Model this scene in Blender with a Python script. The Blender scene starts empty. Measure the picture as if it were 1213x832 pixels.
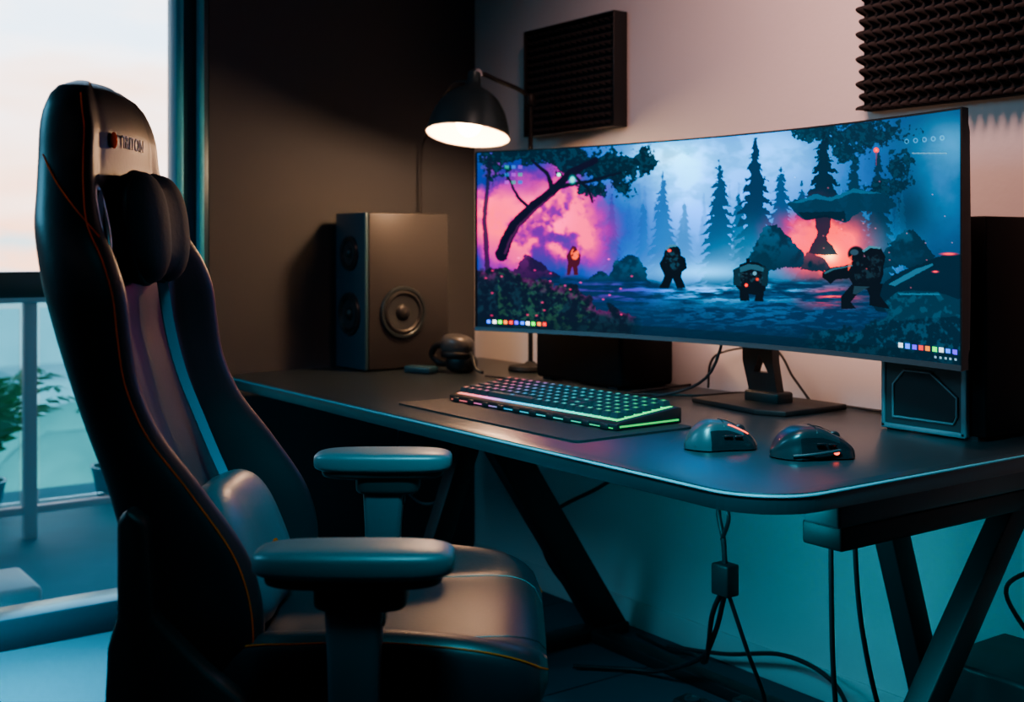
import bpy, bmesh, math, random
import numpy as np
from mathutils import Vector, Matrix
random.seed(3)
S=bpy.context.scene
COL=S.collection
CAMH=1.15
# ---------------------------------------------------------------- materials
def _n(nt,t,**k):
    n=nt.nodes.new(t)
    for a,b in k.items(): setattr(n,a,b)
    return n
def mat(name,col,rough=.5,metal=0.,bump=0.,bscale=60.,var=0.,vscale=6.,emit=None,es=0.,coat=0.,spec=.4,sheen=0.,bd=.002):
    m=bpy.data.materials.new(name); m.use_nodes=True
    nt=m.node_tree; b=nt.nodes['Principled BSDF']
    b.inputs['Base Color'].default_value=(*col,1)
    b.inputs['Roughness'].default_value=rough
    b.inputs['Metallic'].default_value=metal
    b.inputs['Specular IOR Level'].default_value=spec
    b.inputs['Coat Weight'].default_value=coat
    b.inputs['Sheen Weight'].default_value=sheen
    tc=_n(nt,'ShaderNodeTexCoord')
    if var>0:
        no=_n(nt,'ShaderNodeTexNoise'); no.inputs['Scale'].default_value=vscale; no.inputs['Detail'].default_value=5
        nt.links.new(tc.outputs['Object'],no.inputs['Vector'])
        mx=_n(nt,'ShaderNodeMix',data_type='RGBA')
        mx.inputs['A'].default_value=(*[c*(1-var) for c in col],1)
        mx.inputs['B'].default_value=(*[min(1,c*(1+var)) for c in col],1)
        nt.links.new(no.outputs['Fac'],mx.inputs['Factor'])
        nt.links.new(mx.outputs['Result'],b.inputs['Base Color'])
    if bump>0:
        no=_n(nt,'ShaderNodeTexNoise'); no.inputs['Scale'].default_value=bscale; no.inputs['Detail'].default_value=4
        nt.links.new(tc.outputs['Object'],no.inputs['Vector'])
        bp=_n(nt,'ShaderNodeBump'); bp.inputs['Strength'].default_value=bump; bp.inputs['Distance'].default_value=bd
        nt.links.new(no.outputs['Fac'],bp.inputs['Height']); nt.links.new(bp.outputs['Normal'],b.inputs['Normal'])
    if emit:
        b.inputs['Emission Color'].default_value=(*emit,1); b.inputs['Emission Strength'].default_value=es
    return m
def glass(name,tint,gl=.12):
    m=bpy.data.materials.new(name); m.use_nodes=True; nt=m.node_tree
    nt.nodes.clear()
    o=_n(nt,'ShaderNodeOutputMaterial'); t=_n(nt,'ShaderNodeBsdfTransparent'); t.inputs[0].default_value=(*tint,1)
    g=_n(nt,'ShaderNodeBsdfGlossy'); g.inputs['Roughness'].default_value=.05
    f=_n(nt,'ShaderNodeFresnel'); f.inputs[0].default_value=1.35
    mm=_n(nt,'ShaderNodeMath',operation='MULTIPLY'); mm.inputs[1].default_value=gl*5
    mx=_n(nt,'ShaderNodeMixShader')
    nt.links.new(f.outputs[0],mm.inputs[0]); nt.links.new(mm.outputs[0],mx.inputs[0])
    nt.links.new(t.outputs[0],mx.inputs[1]); nt.links.new(g.outputs[0],mx.inputs[2]); nt.links.new(mx.outputs[0],o.inputs[0])
    return m
M={}
M['black']=mat('black_plastic',(.007,.008,.009),.45,bump=.05,bscale=300,spec=.3)
M['blackmetal']=mat('black_powder_coat',(.008,.009,.010),.5,.1,bump=.06,bscale=400,spec=.25)
M['gloss']=mat('gloss_black',(.008,.009,.011),.2)
M['leather']=mat('black_leather',(.005,.0058,.008),.42,bump=.25,bscale=140,var=.25,vscale=9,spec=.27,bd=.001)
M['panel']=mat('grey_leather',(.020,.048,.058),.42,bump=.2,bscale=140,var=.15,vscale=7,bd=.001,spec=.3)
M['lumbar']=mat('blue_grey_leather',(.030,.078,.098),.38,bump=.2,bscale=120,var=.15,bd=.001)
M['velvet']=mat('black_suede',(.010,.011,.015),.75,bump=.3,bscale=90,sheen=.05,spec=.2)
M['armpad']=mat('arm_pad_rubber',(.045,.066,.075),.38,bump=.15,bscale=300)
M['orange']=mat('orange_stitch',(1.,.055,.0),.7,spec=.0)
M['teal']=mat('teal_strap',(.0,.24,.33),.5,bump=.2,bscale=400,spec=.1)
M['white']=mat('white_print',(.75,.75,.75),.6)
M['cable']=mat('cable_rubber',(.008,.008,.01),.5,spec=.3)
M['silver']=mat('brushed_silver',(.42,.44,.47),.32,.9,bump=.03,bscale=200)
M['grey']=mat('grey_plastic',(.022,.028,.034),.4,bump=.04,bscale=300)
# ---------------------------------------------------------------- helpers
def grp(name,loc=(0,0,0),rz=0.):
    e=bpy.data.objects.new(name,None); COL.objects.link(e); e.location=loc; e.rotation_euler=(0,0,rz); e.empty_display_size=.05
    return e
def obj(name,V,F,m,parent=None,smooth=False,mats=None,mi=None,autosmooth=None):
    me=bpy.data.meshes.new(name); me.from_pydata([tuple(v) for v in V],[],[tuple(f) for f in F]); me.update()
    o=bpy.data.objects.new(name,me); COL.objects.link(o)
    if mats:
        for a in mats: me.materials.append(a)
        if mi is not None: me.polygons.foreach_set('material_index',mi)
    else: me.materials.append(m)
    bm=bmesh.new(); bm.from_mesh(me); bmesh.ops.recalc_face_normals(bm,faces=bm.faces); bm.to_mesh(me); bm.free()
    if smooth:
        me.polygons.foreach_set('use_smooth',[True]*len(me.polygons))
        if autosmooth: me.set_sharp_from_angle(angle=math.radians(autosmooth))
    if parent: o.parent=parent
    return o
def boxes(name,L,m,parent=None,bevel=0.,seg=2,rot=None,loc=None):
    bm=bmesh.new()
    for (x0,x1,y0,y1,z0,z1) in L:
        r=bmesh.ops.create_cube(bm,size=1)
        for v in r['verts']:
            v.co=Vector(((x0+x1)/2+v.co.x*(x1-x0),(y0+y1)/2+v.co.y*(y1-y0),(z0+z1)/2+v.co.z*(z1-z0)))
    if bevel>0: bmesh.ops.bevel(bm,geom=bm.edges[:],offset=bevel,segments=seg,profile=.5,affect='EDGES',clamp_overlap=True)
    me=bpy.data.meshes.new(name); bm.to_mesh(me); bm.free()
    if bevel>0:
        me.polygons.foreach_set('use_smooth',[True]*len(me.polygons)); me.set_sharp_from_angle(angle=math.radians(50))
    me.materials.append(m); o=bpy.data.objects.new(name,me); COL.objects.link(o)
    if parent: o.parent=parent
    if rot: o.rotation_euler=rot
    if loc: o.location=loc
    return o
def box(name,c,s,m,parent=None,bevel=0.,seg=2,rot=None):
    o=boxes(name,[(-s[0]/2,s[0]/2,-s[1]/2,s[1]/2,-s[2]/2,s[2]/2)],m,parent,bevel,seg,rot,c); return o
def spline(P,n=8):
    P=[Vector(p) for p in P]
    if len(P)<3: return P
    out=[]
    for i in range(len(P)-1):
        p0=P[max(i-1,0)];p1=P[i];p2=P[i+1];p3=P[min(i+2,len(P)-1)]
        for k in range(n):
            t=k/n
            out.append(.5*((2*p1)+(p2-p0)*t+(2*p0-5*p1+4*p2-p3)*t*t+(3*p1-p0-3*p2+p3)*t**3))
    out.append(P[-1]); return out
def tube(name,P,r,m,parent=None,n=8,seg=8,smooth=True,closed=False):
    C=spline(P,n) if smooth else [Vector(p) for p in P]
    V=[];F=[];up=None
    N=len(C)
    rs=r if hasattr(r,'__len__') else [r]*N
    for i,c in enumerate(C):
        t=(C[min(i+1,N-1)]-C[max(i-1,0)])
        if t.length<1e-9: t=Vector((0,0,1))
        t.normalize()
        if up is None:
            up=Vector((0,0,1)) if abs(t.z)<.9 else Vector((1,0,0))
        a=t.cross(up)
        if a.length<1e-6: a=t.cross(Vector((0,1,0)))
        a.normalize(); b=a.cross(t).normalized(); up=b
        rr=rs[min(len(rs)-1,int(i*len(rs)/N))] if len(rs)!=N else rs[i]
        for k in range(seg):
            an=2*math.pi*k/seg
            V.append(c+a*math.cos(an)*rr+b*math.sin(an)*rr)
    for i in range(N-1):
        for k in range(seg):
            F.append((i*seg+k,i*seg+(k+1)%seg,(i+1)*seg+(k+1)%seg,(i+1)*seg+k))
    F.append(tuple(range(seg))); F.append(tuple((N-1)*seg+k for k in range(seg)))
    return obj(name,V,F,m,parent,True,autosmooth=60)
def lathe(name,prof,m,parent=None,seg=40,loc=(0,0,0),rot=(0,0,0),sharp=40,mats=None):
    V=[];F=[]
    for (r,z) in prof:
        for k in range(seg):
            a=2*math.pi*k/seg; V.append((max(r,1e-4)*math.cos(a),max(r,1e-4)*math.sin(a),z))
    for i in range(len(prof)-1):
        for k in range(seg): F.append((i*seg+k,i*seg+(k+1)%seg,(i+1)*seg+(k+1)%seg,(i+1)*seg+k))
    o=obj(name,V,F,m,parent,True,autosmooth=sharp); o.location=loc; o.rotation_euler=rot
    return o
def sellip(name,c,s,m,parent=None,e1=.6,e2=.6,rot=(0,0,0),nu=40,nv=24,fn=None):
    V=[];F=[]
    def p(a,e): return math.copysign(abs(a)**e,a)
    for j in range(nv+1):
        ph=-math.pi/2+math.pi*j/nv
        for i in range(nu):
            th=2*math.pi*i/nu
            x=p(math.cos(ph),e1)*p(math.cos(th),e2); y=p(math.cos(ph),e1)*p(math.sin(th),e2); z=p(math.sin(ph),e1)
            if fn: x,y,z=fn(x,y,z)
            V.append((x*s[0],y*s[1],z*s[2]))
    for j in range(nv):
        for i in range(nu): F.append((j*nu+i,j*nu+(i+1)%nu,(j+1)*nu+(i+1)%nu,(j+1)*nu+i))
    o=obj(name,V,F,m,parent,True)
    bm=bmesh.new(); bm.from_mesh(o.data); bmesh.ops.remove_doubles(bm,verts=bm.verts,dist=1e-5); bmesh.ops.recalc_face_normals(bm,faces=bm.faces); bm.to_mesh(o.data); bm.free()
    o.location=c; o.rotation_euler=rot; return o
def prism(name,poly,axis,a0,a1,m,parent=None,bevel=0.):
    def mk(p,a):
        return {'x':(a,p[0],p[1]),'y':(p[0],a,p[1]),'z':(p[0],p[1],a)}[axis]
    n=len(poly); V=[mk(p,a0) for p in poly]+[mk(p,a1) for p in poly]
    F=[tuple(range(n)),tuple(range(2*n-1,n-1,-1))]+[(i,(i+1)%n,n+(i+1)%n,n+i) for i in range(n)]
    o=obj(name,V,F,m,parent)
    if bevel>0:
        bm=bmesh.new(); bm.from_mesh(o.data); bmesh.ops.bevel(bm,geom=bm.edges[:],offset=bevel,segments=2,profile=.5,affect='EDGES',clamp_overlap=True)
        bm.to_mesh(o.data); bm.free(); o.data.polygons.foreach_set('use_smooth',[True]*len(o.data.polygons)); o.data.set_sharp_from_angle(angle=math.radians(45))
    return o
def hermite(xs,ys,x):
    xs=np.array(xs,float);ys=np.array(ys,float);n=len(xs)
    d=np.diff(ys)/np.diff(xs); mm=np.zeros(n); mm[0]=d[0];mm[-1]=d[-1]
    for i in range(1,n-1): mm[i]=0 if d[i-1]*d[i]<0 else (d[i-1]+d[i])/2
    i=np.clip(np.searchsorted(xs,x)-1,0,n-2); h=xs[i+1]-xs[i]; t=(x-xs[i])/h
    return (2*t**3-3*t**2+1)*ys[i]+(t**3-2*t**2+t)*h*mm[i]+(-2*t**3+3*t**2)*ys[i+1]+(t**3-t**2)*h*mm[i+1]

# ---------------------------------------------------------------- room
XB=-3.553; YW=2.387; XR=2.2; YF=-1.9; HC=2.75
wall_dark=mat('charcoal_wall_paint',(.036,.039,.045),.75,bump=.1,bscale=120,var=.08,vscale=2)
wall_cream=mat('cream_wall_plaster',(.58,.55,.555),.8,bump=.35,bscale=45,var=.05,vscale=3)
wall_grey=mat('grey_wall_paint',(.04,.04,.05),.8,bump=.05,bscale=100)
ceil_m=mat('ceiling_paint',(.05,.05,.06),.9,bump=.05,bscale=80)
fl=bpy.data.materials.new('dark_floor_tiles'); fl.use_nodes=True; nt=fl.node_tree; b=nt.nodes['Principled BSDF']
tc=_n(nt,'ShaderNodeTexCoord'); br=_n(nt,'ShaderNodeTexBrick'); br.offset=0; br.inputs['Scale'].default_value=1
br.inputs['Brick Width'].default_value=.6; br.inputs['Row Height'].default_value=.6; br.inputs['Mortar Size'].default_value=.004
br.inputs['Color1'].default_value=(.006,.050,.064,1); br.inputs['Color2'].default_value=(.005,.044,.057,1); br.inputs['Mortar'].default_value=(.003,.012,.018,1)
nt.links.new(tc.outputs['Object'],br.inputs['Vector']); nt.links.new(br.outputs['Color'],b.inputs['Base Color']); b.inputs['Roughness'].default_value=.6; b.inputs['Specular IOR Level'].default_value=.1
bp=_n(nt,'ShaderNodeBump'); bp.inputs['Strength'].default_value=.3; bp.inputs['Distance'].default_value=.003; bp.invert=True
nt.links.new(br.outputs['Fac'],bp.inputs['Height']); nt.links.new(bp.outputs['Normal'],b.inputs['Normal'])
boxes('floor',[(XB-.15,XR+.1,YF-.1,YW+.1,-.1,0)],fl)
boxes('ceiling',[(XB-.15,XR+.1,YF-.1,YW+.1,HC,HC+.1)],ceil_m)
WY0,WY1,WZ1=-1.5,1.387,2.5
boxes('wall_back',[(XB-.15,XB,WY1,YW,0,HC),(XB-.15,XB,WY0,WY1,WZ1,HC),(XB-.15,XB,YF,WY0,0,HC)],wall_dark)
boxes('wall_right',[(XB-.15,XR+.1,YW,YW+.1,0,HC)],wall_cream)
boxes('wall_left',[(XB-.15,XR+.1,YF-.1,YF,0,HC)],wall_grey)
boxes('wall_front',[(XR,XR+.1,YF,YW,0,HC)],wall_grey)
base_m=mat('baseboard_paint',(.5,.5,.5),.5)
boxes('baseboard_right',[(XB+.012,XR,YW-.012,YW,0,.08)],base_m,bevel=.003)
boxes('baseboard_back',[(XB,XB+.012,WY1,YW,0,.08)],wall_dark,bevel=.003)
# window
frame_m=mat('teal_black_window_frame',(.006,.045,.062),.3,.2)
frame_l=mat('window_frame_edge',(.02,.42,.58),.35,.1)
win=grp('window_1',(XB-.075,0,0))
boxes('frame',[(-.06,.075,1.30,1.387,0,WZ1),(-.06,.075,WY0,WY0+.09,0,WZ1),(-.06,.075,WY0+.09,1.30,0,.09),(-.06,.075,WY0+.09,1.30,WZ1-.09,WZ1),
  (-.05,.06,WY0+.09,1.30,1.0,1.075),(-.05,.06,.70,.765,.09,1.0),(-.05,.06,-.35,-.285,.09,WZ1-.09)],frame_m,win,bevel=.004)
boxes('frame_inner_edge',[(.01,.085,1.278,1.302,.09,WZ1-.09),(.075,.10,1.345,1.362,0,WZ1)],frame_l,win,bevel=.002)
boxes('upper_mullion',[(-.03,.03,.745,.765,1.075,WZ1-.09)],frame_m,win,bevel=.003)
boxes('glass_pane',[(-.006,.0,WY0+.09,1.29,.09,WZ1-.09)],glass('window_glass',(.93,.97,.98),.08),win)
# outside
conc=mat('balcony_concrete',(.06,.44,.54),.8,bump=.1,var=.15,spec=.1)
boxes('balcony_floor',[(-6.0,XB-.16,-4,4,-.25,-.03)],conc)
rail=grp('balcony_railing',(-5.0,0,-.03))
ps=[(-.025,.025,y-.025,y+.025,0,.95) for y in (-1.6,-.9,-.2,.5,1.2,1.83,2.6)]
railm=mat('railing_steel',(.50,.76,.82),.5,.1)
boxes('posts',ps,railm,rail,bevel=.004)
boxes('handrail',[(-.035,.035,-2.2,3.2,.95,.99),(-.02,.02,-2.2,3.2,.10,.13)],railm,rail,bevel=.006)
boxes('glass_panels',[(-.005,.005,a+.04,a+.66,.15,.93) for a in (-1.6,-.9,-.2,.5,1.2,1.9)],glass('railing_glass',(.66,.94,.98),.1),rail)
leaf=mat('fern_leaf',(.08,.62,.30),.6,var=.4,vscale=12,spec=.2)
pot=mat('planter_ceramic',(.06,.34,.42),.5)
def fern(name,loc,n,hh):
    g=grp(name,loc)
    lathe('planter',[(0,0),(.10,0),(.13,.14),(.135,.15),(.12,.15),(.115,.13),(0,.13)],pot,g)
    V=[];F=[]
    for k in range(n):
        a=random.uniform(0,6.28); L=random.uniform(.6,1.)*hh; out=random.uniform(.15,.5)*hh
        P=[Vector((math.cos(a)*out*t**1.3,math.sin(a)*out*t**1.3,.13+L*(t-.45*t**3))) for t in np.linspace(0,1,12)]
        side=Vector((-math.sin(a),math.cos(a),0))
        for i in range(1,11):
            for sg in (-1,1):
                w=.13*hh*math.sin(math.pi*i/12)**.7
                d=(P[i+1]-P[i-1]).normalized()
                p=P[i]; q=p+side*sg*w+d*w*.5-Vector((0,0,w*.25)); m_=(p+q)/2
                b0=len(V); V+= [p,m_+d*.02*hh*1.1,q,m_-d*.02*hh*1.1]; F.append((b0,b0+1,b0+2,b0+3))
    obj('fronds',V,F,leaf,g)
fern('potted_fern',(-5.55,1.10,-.03),44,.9)
fern('potted_fern',(-5.6,1.75,-.03),40,.55)
boxes('balcony_bench',[(-4.25,-3.95,.3,.99,-.03,.06)],mat('white_bench',(.6,.8,.85),.5),bevel=.02)
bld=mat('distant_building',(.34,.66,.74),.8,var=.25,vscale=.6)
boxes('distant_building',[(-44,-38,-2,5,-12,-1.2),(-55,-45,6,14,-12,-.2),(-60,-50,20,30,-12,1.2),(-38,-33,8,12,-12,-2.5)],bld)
tm=mat('distant_tree_foliage',(.10,.46,.44),.9,var=.4,vscale=1.2)
def blob_tree(loc,s):
    g=grp('distant_tree',loc)
    tube('trunk',[(0,0,0),(0.05,0,s),(0,.05,s*1.9)],.12*s,M['cable'],g)
    for k in range(7):
        c=(random.uniform(-.7,.7)*s,random.uniform(-.7,.7)*s,s*random.uniform(1.7,2.9)); r=s*random.uniform(.5,.9)
        sellip('foliage_%d'%k,c,(r,r,r*.8),tm,g,1,1,nu=16,nv=10,fn=lambda x,y,z:(x*(1+.15*math.sin(7*y+5*z)),y*(1+.15*math.sin(6*x)),z*(1+.1*math.sin(9*x))))
for l,s in (((-14,1.5,-7),1.5),((-19,4.6,-7),1.7),((-13.5,5.6,-7),1.5),((-20,-1,-7),2.),((-16,8.2,-7),1.6)): blob_tree(l,s)
boxes('ground_outside',[(-90,-6.5,-60,80,-7.2,-7)],mat('ground_green',(.14,.54,.60),.9,var=.4,vscale=.4))
# world
w=bpy.data.worlds.new('world'); S.world=w; w.use_nodes=True; nt=w.node_tree; bg=nt.nodes['Background']
tc=_n(nt,'ShaderNodeTexCoord'); sp=_n(nt,'ShaderNodeSeparateXYZ'); nt.links.new(tc.outputs['Generated'],sp.inputs[0])
no=_n(nt,'ShaderNodeTexNoise'); no.inputs['Scale'].default_value=5.5; no.inputs['Detail'].default_value=7
mp=_n(nt,'ShaderNodeMapping'); mp.inputs['Scale'].default_value=(1,1,4); nt.links.new(tc.outputs['Generated'],mp.inputs[0]); nt.links.new(mp.outputs[0],no.inputs['Vector'])
ad=_n(nt,'ShaderNodeMath',operation='MULTIPLY_ADD'); ad.inputs[1].default_value=.40; nt.links.new(no.outputs['Fac'],ad.inputs[0]); nt.links.new(sp.outputs['Z'],ad.inputs[2])
cr=_n(nt,'ShaderNodeValToRGB'); e=cr.color_ramp.elements
e[0].position=.0; e[0].color=(.05,.30,.38,1); e[1].position=1; e[1].color=(.30,.48,.75,1)
for p,c in ((.13,(.2,.5,.6,1)),(.18,(1.,.46,.28,1)),(.25,(1.,.60,.46,1)),(.31,(1.,.74,.68,1)),(.36,(.92,.86,.92,1)),(.42,(.68,.80,1.,1)),(.55,(.52,.72,1.,1))):
    x=e.new(p); x.color=c
nt.links.new(ad.outputs[0],cr.inputs[0]); nt.links.new(cr.outputs[0],bg.inputs[0])
dt=_n(nt,'ShaderNodeVectorMath',operation='DOT_PRODUCT'); dt.inputs[1].default_value=tuple(Vector((-.93,.34,.12)).normalized()); nt.links.new(tc.outputs['Generated'],dt.inputs[0])
mr=_n(nt,'ShaderNodeMapRange',interpolation_type='SMOOTHSTEP'); mr.inputs['From Min'].default_value=.84; mr.inputs['From Max'].default_value=.965; mr.inputs['To Min'].default_value=.35; mr.inputs['To Max'].default_value=6.4
nt.links.new(dt.outputs['Value'],mr.inputs['Value']); nt.links.new(mr.outputs[0],bg.inputs[1])

# ---------------------------------------------------------------- acoustic panels
foam=mat('charcoal_foam',(.013,.013,.015),.9,bump=.3,bscale=250,spec=.2)
def foam_panel(name,x0,x1,z0,z1,kind):
    g=grp(name,((x0+x1)/2,YW,(z0+z1)/2)); W=x1-x0;H=z1-z0
    nx,nz=(240,170) if kind=='wedge' else (320,240)
    X=np.linspace(-W/2,W/2,nx);Z=np.linspace(-H/2,H/2,nz); XX,ZZ=np.meshgrid(X,Z)
    if kind=='wedge':
        tz=1-np.abs(((ZZ/(H/14))%1)*2-1); tx=1-np.abs(((XX/(W/16))%1)*2-1)
        D=.024+.030*np.minimum(tz,tx)
    else:
        row=np.floor(ZZ/.030); u=((XX/.026)+.5*(row%2))%1; v=(ZZ/.030)%1
        D=.018+.042*(np.sin(np.pi*u)**.9*np.sin(np.pi*v)**.9)
    V=[(XX.flat[i],-D.flat[i],ZZ.flat[i]) for i in range(nx*nz)]
    F=[(j*nx+i,j*nx+i+1,(j+1)*nx+i+1,(j+1)*nx+i) for j in range(nz-1) for i in range(nx-1)]
    obj('foam_face',V,F,foam,g,True)
    boxes('foam_back',[(-W/2,W/2,-.026,0,-H/2,H/2)],foam,g)
    if kind=='wedge':
        t=.006
        boxes('frame',[(-W/2-t,-W/2,-.055,0,-H/2-t,H/2+t),(W/2,W/2+t,-.055,0,-H/2-t,H/2+t),(-W/2,W/2,-.055,0,H/2,H/2+t),(-W/2,W/2,-.055,0,-H/2-t,-H/2)],M['black'],g,bevel=.002)
foam_panel('acoustic_foam_panel',-3.175,-2.725,1.517,1.857,'wedge')
foam_panel('acoustic_foam_panel',-1.826,-1.05,1.475,1.99,'egg')

# ---------------------------------------------------------------- desk
DX0,DX1,DY0,DY1,DT,DTH=-3.50,-1.27,1.405,2.375,.75,.034
desk=grp('computer_desk',(0,0,0))
def rounded(x0,x1,y0,y1,r):
    P=[]
    for (cx,cy,rr,a0) in ((x1,y0,r[0],-90),(x1,y1,r[1],0),(x0,y1,r[2],90),(x0,y0,r[3],180)):
        sx=-1 if cx==x1 else 1; sy=1 if cy==y0 else -1
        ox=cx+sx*rr; oy=cy+sy*rr
        for k in range(13):
            a=math.radians(a0+90*k/12); P.append((ox+rr*math.cos(a),oy+rr*math.sin(a)))
    return P
top_m=mat('desk_laminate',(.013,.021,.025),.30,bump=.05,bscale=350,var=.15,vscale=4,spec=.45)
edge_m=mat('desk_edge_band_highlight',(.06,.30,.35),.35)  # teal highlight along the dark desk edge, put into the band's colour
poly=rounded(DX0,DX1,DY0,DY1,(.13,.01,.01,.12))
prism('desk_top',poly,'z',DT-DTH,DT,top_m,desk,bevel=.004)
rp=rounded(DX0,DX1,DY0,DY1,(.13,.01,.01,.12))
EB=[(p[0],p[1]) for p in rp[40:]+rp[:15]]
tube('edge_band_highlight',[(p[0],p[1],DT-.005) for p in EB],.003,edge_m,desk,smooth=False)
zb=DT-DTH
boxes('side_rail',[(-1.40,-1.32,1.64,2.34,zb-.055,zb)],mat('rail_grey',(.06,.065,.07),.45),desk,bevel=.006)
boxes('side_beam',[(-1.42,-1.33,1.66,2.34,zb-.10,zb-.056)],M['blackmetal'],desk,bevel=.006)
boxes('cross_beams',[(-3.1,-1.4,2.10,2.16,zb-.06,zb),(-3.1,-1.4,1.75,1.79,zb-.05,zb),(-2.73,-2.63,1.55,2.3,zb-.04,zb),(-1.60,-1.50,1.75,2.3,zb-.04,zb)],M['blackmetal'],desk,bevel=.004)
def leg(nm,x,y0,z0,y1,z1,w=.05,t=.05):
    dy=w/2/ math.cos(math.atan2(abs(y1-y0),abs(z1-z0)))
    prism(nm,[(y0-dy,z0),(y0+dy,z0),(y1+dy,z1),(y1-dy,z1)],'x',x-t/2,x+t/2,M['blackmetal'],desk,bevel=.004)
leg('leg_far_rear',-2.68,1.84,zb-.04,2.27,.03,.10)
leg('leg_far_front',-2.68,1.80,zb-.04,1.55,.03,.06)
leg('leg_near_rear',-1.55,2.05,zb-.04,2.27,.03,.06)
leg('leg_near_cross',-1.37,2.25,zb-.10,1.74,.03,.06)
boxes('floor_feet',[(-2.715,-2.645,1.45,2.33,0,.035),(-1.59,-1.51,1.95,2.33,0,.035),(-1.41,-1.33,1.6,2.3,0,.035),(-2.645,-1.41,2.18,2.235,0,.035)],M['blackmetal'],desk,bevel=.005)

# ---------------------------------------------------------------- monitor
f_=1400.
vx,vy=-.8121,.5835
mon=grp('curved_monitor',(0,0,0))
Lp=np.array([-2.80,1.89]);Rp=np.array([-1.350,2.04]); ch=Rp-Lp; cl=np.linalg.norm(ch); c_=ch/cl; nn=np.array([-c_[1],c_[0]])
SAG=.13; MZ0,MZ1=.918,1.414
def arc(u,off=0.):
    p=Lp+ch*u+nn*(4*SAG*u*(1-u)+off); return p
NU,NV=1100,470
u=np.linspace(0,1,NU);v=np.linspace(0,1,NV)
A=Lp[None,:]+ch[None,:]*u[:,None]+nn[None,:]*(4*SAG*u*(1-u))[:,None]
XX=np.repeat(A[:,0][None,:],NV,0);YY=np.repeat(A[:,1][None,:],NV,0);ZZ=np.repeat((MZ1+(MZ0-MZ1)*v)[:,None],NU,1)
dd=XX*vx+YY*vy; ll=XX*vy-YY*vx
px=606.5+f_*ll/dd; py=291+f_*(CAMH-ZZ)/dd
def vnoise(x,y,sc,seed,oc=4):
    out=np.zeros_like(x);amp=1;tot=0
    ca_,sa_=math.cos(.6),math.sin(.6)
    for o in range(oc):
        rs=np.random.RandomState(seed+o*17); G=rs.rand(128,128)
        x2=x*ca_-y*sa_; y2=x*sa_+y*ca_; x,y=x2,y2
        X=x/sc*(2**o)+3.3*o; Y=y/sc*(2**o)+7.1*o
        xi=np.floor(X).astype(int);yi=np.floor(Y).astype(int);fx=X-xi;fy=Y-yi
        fx=fx**3*(fx*(fx*6-15)+10);fy=fy**3*(fy*(fy*6-15)+10)
        g=lambda a,b:G[b%128,a%128]
        out+=amp*((g(xi,yi)*(1-fx)+g(xi+1,yi)*fx)*(1-fy)+(g(xi,yi+1)*(1-fx)+g(xi+1,yi+1)*fx)*fy); tot+=amp; amp*=.55
    return out/tot
def vaniso(ax_,ay_,sc,seed,oc):
    out=np.zeros_like(px);amp=1;tot=0
    for o in range(oc):
        rs=np.random.RandomState(seed+o*17); G=rs.rand(128,128)
        X=px*ax_/sc*(2**o)+3.3*o; Y=py*ay_/sc*(2**o)+7.1*o
        xi=np.floor(X).astype(int);yi=np.floor(Y).astype(int);fx=X-xi;fy=Y-yi
        fx=fx*fx*(3-2*fx);fy=fy*fy*(3-2*fy)
        g=lambda a,b:G[b%128,a%128]
        out+=amp*((g(xi,yi)*(1-fx)+g(xi+1,yi)*fx)*(1-fy)+(g(xi,yi+1)*(1-fx)+g(xi+1,yi+1)*fx)*fy); tot+=amp; amp*=.55
    return out/tot
img=np.zeros((NV,NU,3))
def sm(a,b,x):
    t=np.clip((x-a)/(b-a),0,1); return t*t*(3-2*t)
def over(col,al):
    global img
    al=np.clip(al,0,1)[...,None]; img=img*(1-al)+np.array(col)[None,None,:]/255.*al
def addc(col,al):
    global img
    img=1-(1-img)*(1-np.clip(al,0,1)[...,None]*np.array(col)[None,None,:]/255.)
def gau(cx,cy,sx,sy): return np.exp(-((px-cx)/sx)**2-((py-cy)/sy)**2)
n1=vnoise(px,py,60,1,5);n2=vnoise(px,py,22,5);n3=vnoise(px,py,8,9,3);n4=vnoise(px,py,3.6,29,3)
jx=(n3-.5)*5+(n4-.5)*3; jy=(n2-.5)*5+(n4-.5)*3
def pol(P,soft=0,j=.25):
    qx=px+jx*j; qy=py+jy*j
    inside=np.zeros(px.shape,bool); n=len(P)
    for i in range(n):
        x1,y1=P[i];x2,y2=P[(i+1)%n]
        if y1==y2: continue
        c=((y1>qy)!=(y2>qy))&(qx<(x2-x1)*(qy-y1)/(y2-y1)+x1); inside^=c
    return inside.astype(float)
def ell(cx,cy,rx,ry,e=.15): return 1-sm(1-e,1+e,np.sqrt(((px-cx)/rx)**2+((py-cy)/ry)**2))
img[:]=np.array([4,96,152])/255.
over((8,146,200),sm(.35,.7,n1)*.6)
over((60,200,240),gau(815,232,145,95)*.9)
over((140,232,252),gau(800,206,80,50)*.95*(.6+n1*.8))
over((215,246,252),gau(792,186,50,24)*.9)
over((140,228,248),gau(915,184,66,42)*.9)
over((70,190,228),gau(925,240,60,70)*.5)
over((16,56,92),sm(1000,1110,px+(n1-.5)*60)*.75)
over((60,155,190),gau(1120,215,36,60)*.7*(.3+n1*1.1))
over((100,190,212),gau(1128,168,46,30)*.6)
over((10,90,136),sm(.48,.72,vnoise(px*1.,py*1.4,34,71,5))*.15)
def conifer(cx,yt,yb,hw,col,al=1.,seed=0):
    t=np.clip((py-yt)/(yb-yt),0,1); adx=np.abs(px-cx+(n2-.5)*2)
    ph=t*15+seed*.37+adx/hw*-.9+(n3-.5)*.5; saw=(ph%1)
    wd=hw*t**.85*(.50+.55*saw)+.5+(n4-.5)*hw*.22+(n3-.5)*hw*.18
    m=sm(-.3,1.0,wd-adx)*(py>yt-1)*(1-sm(.93,1.,t)); over(col,m*al)
rs=random.Random(4)
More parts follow.
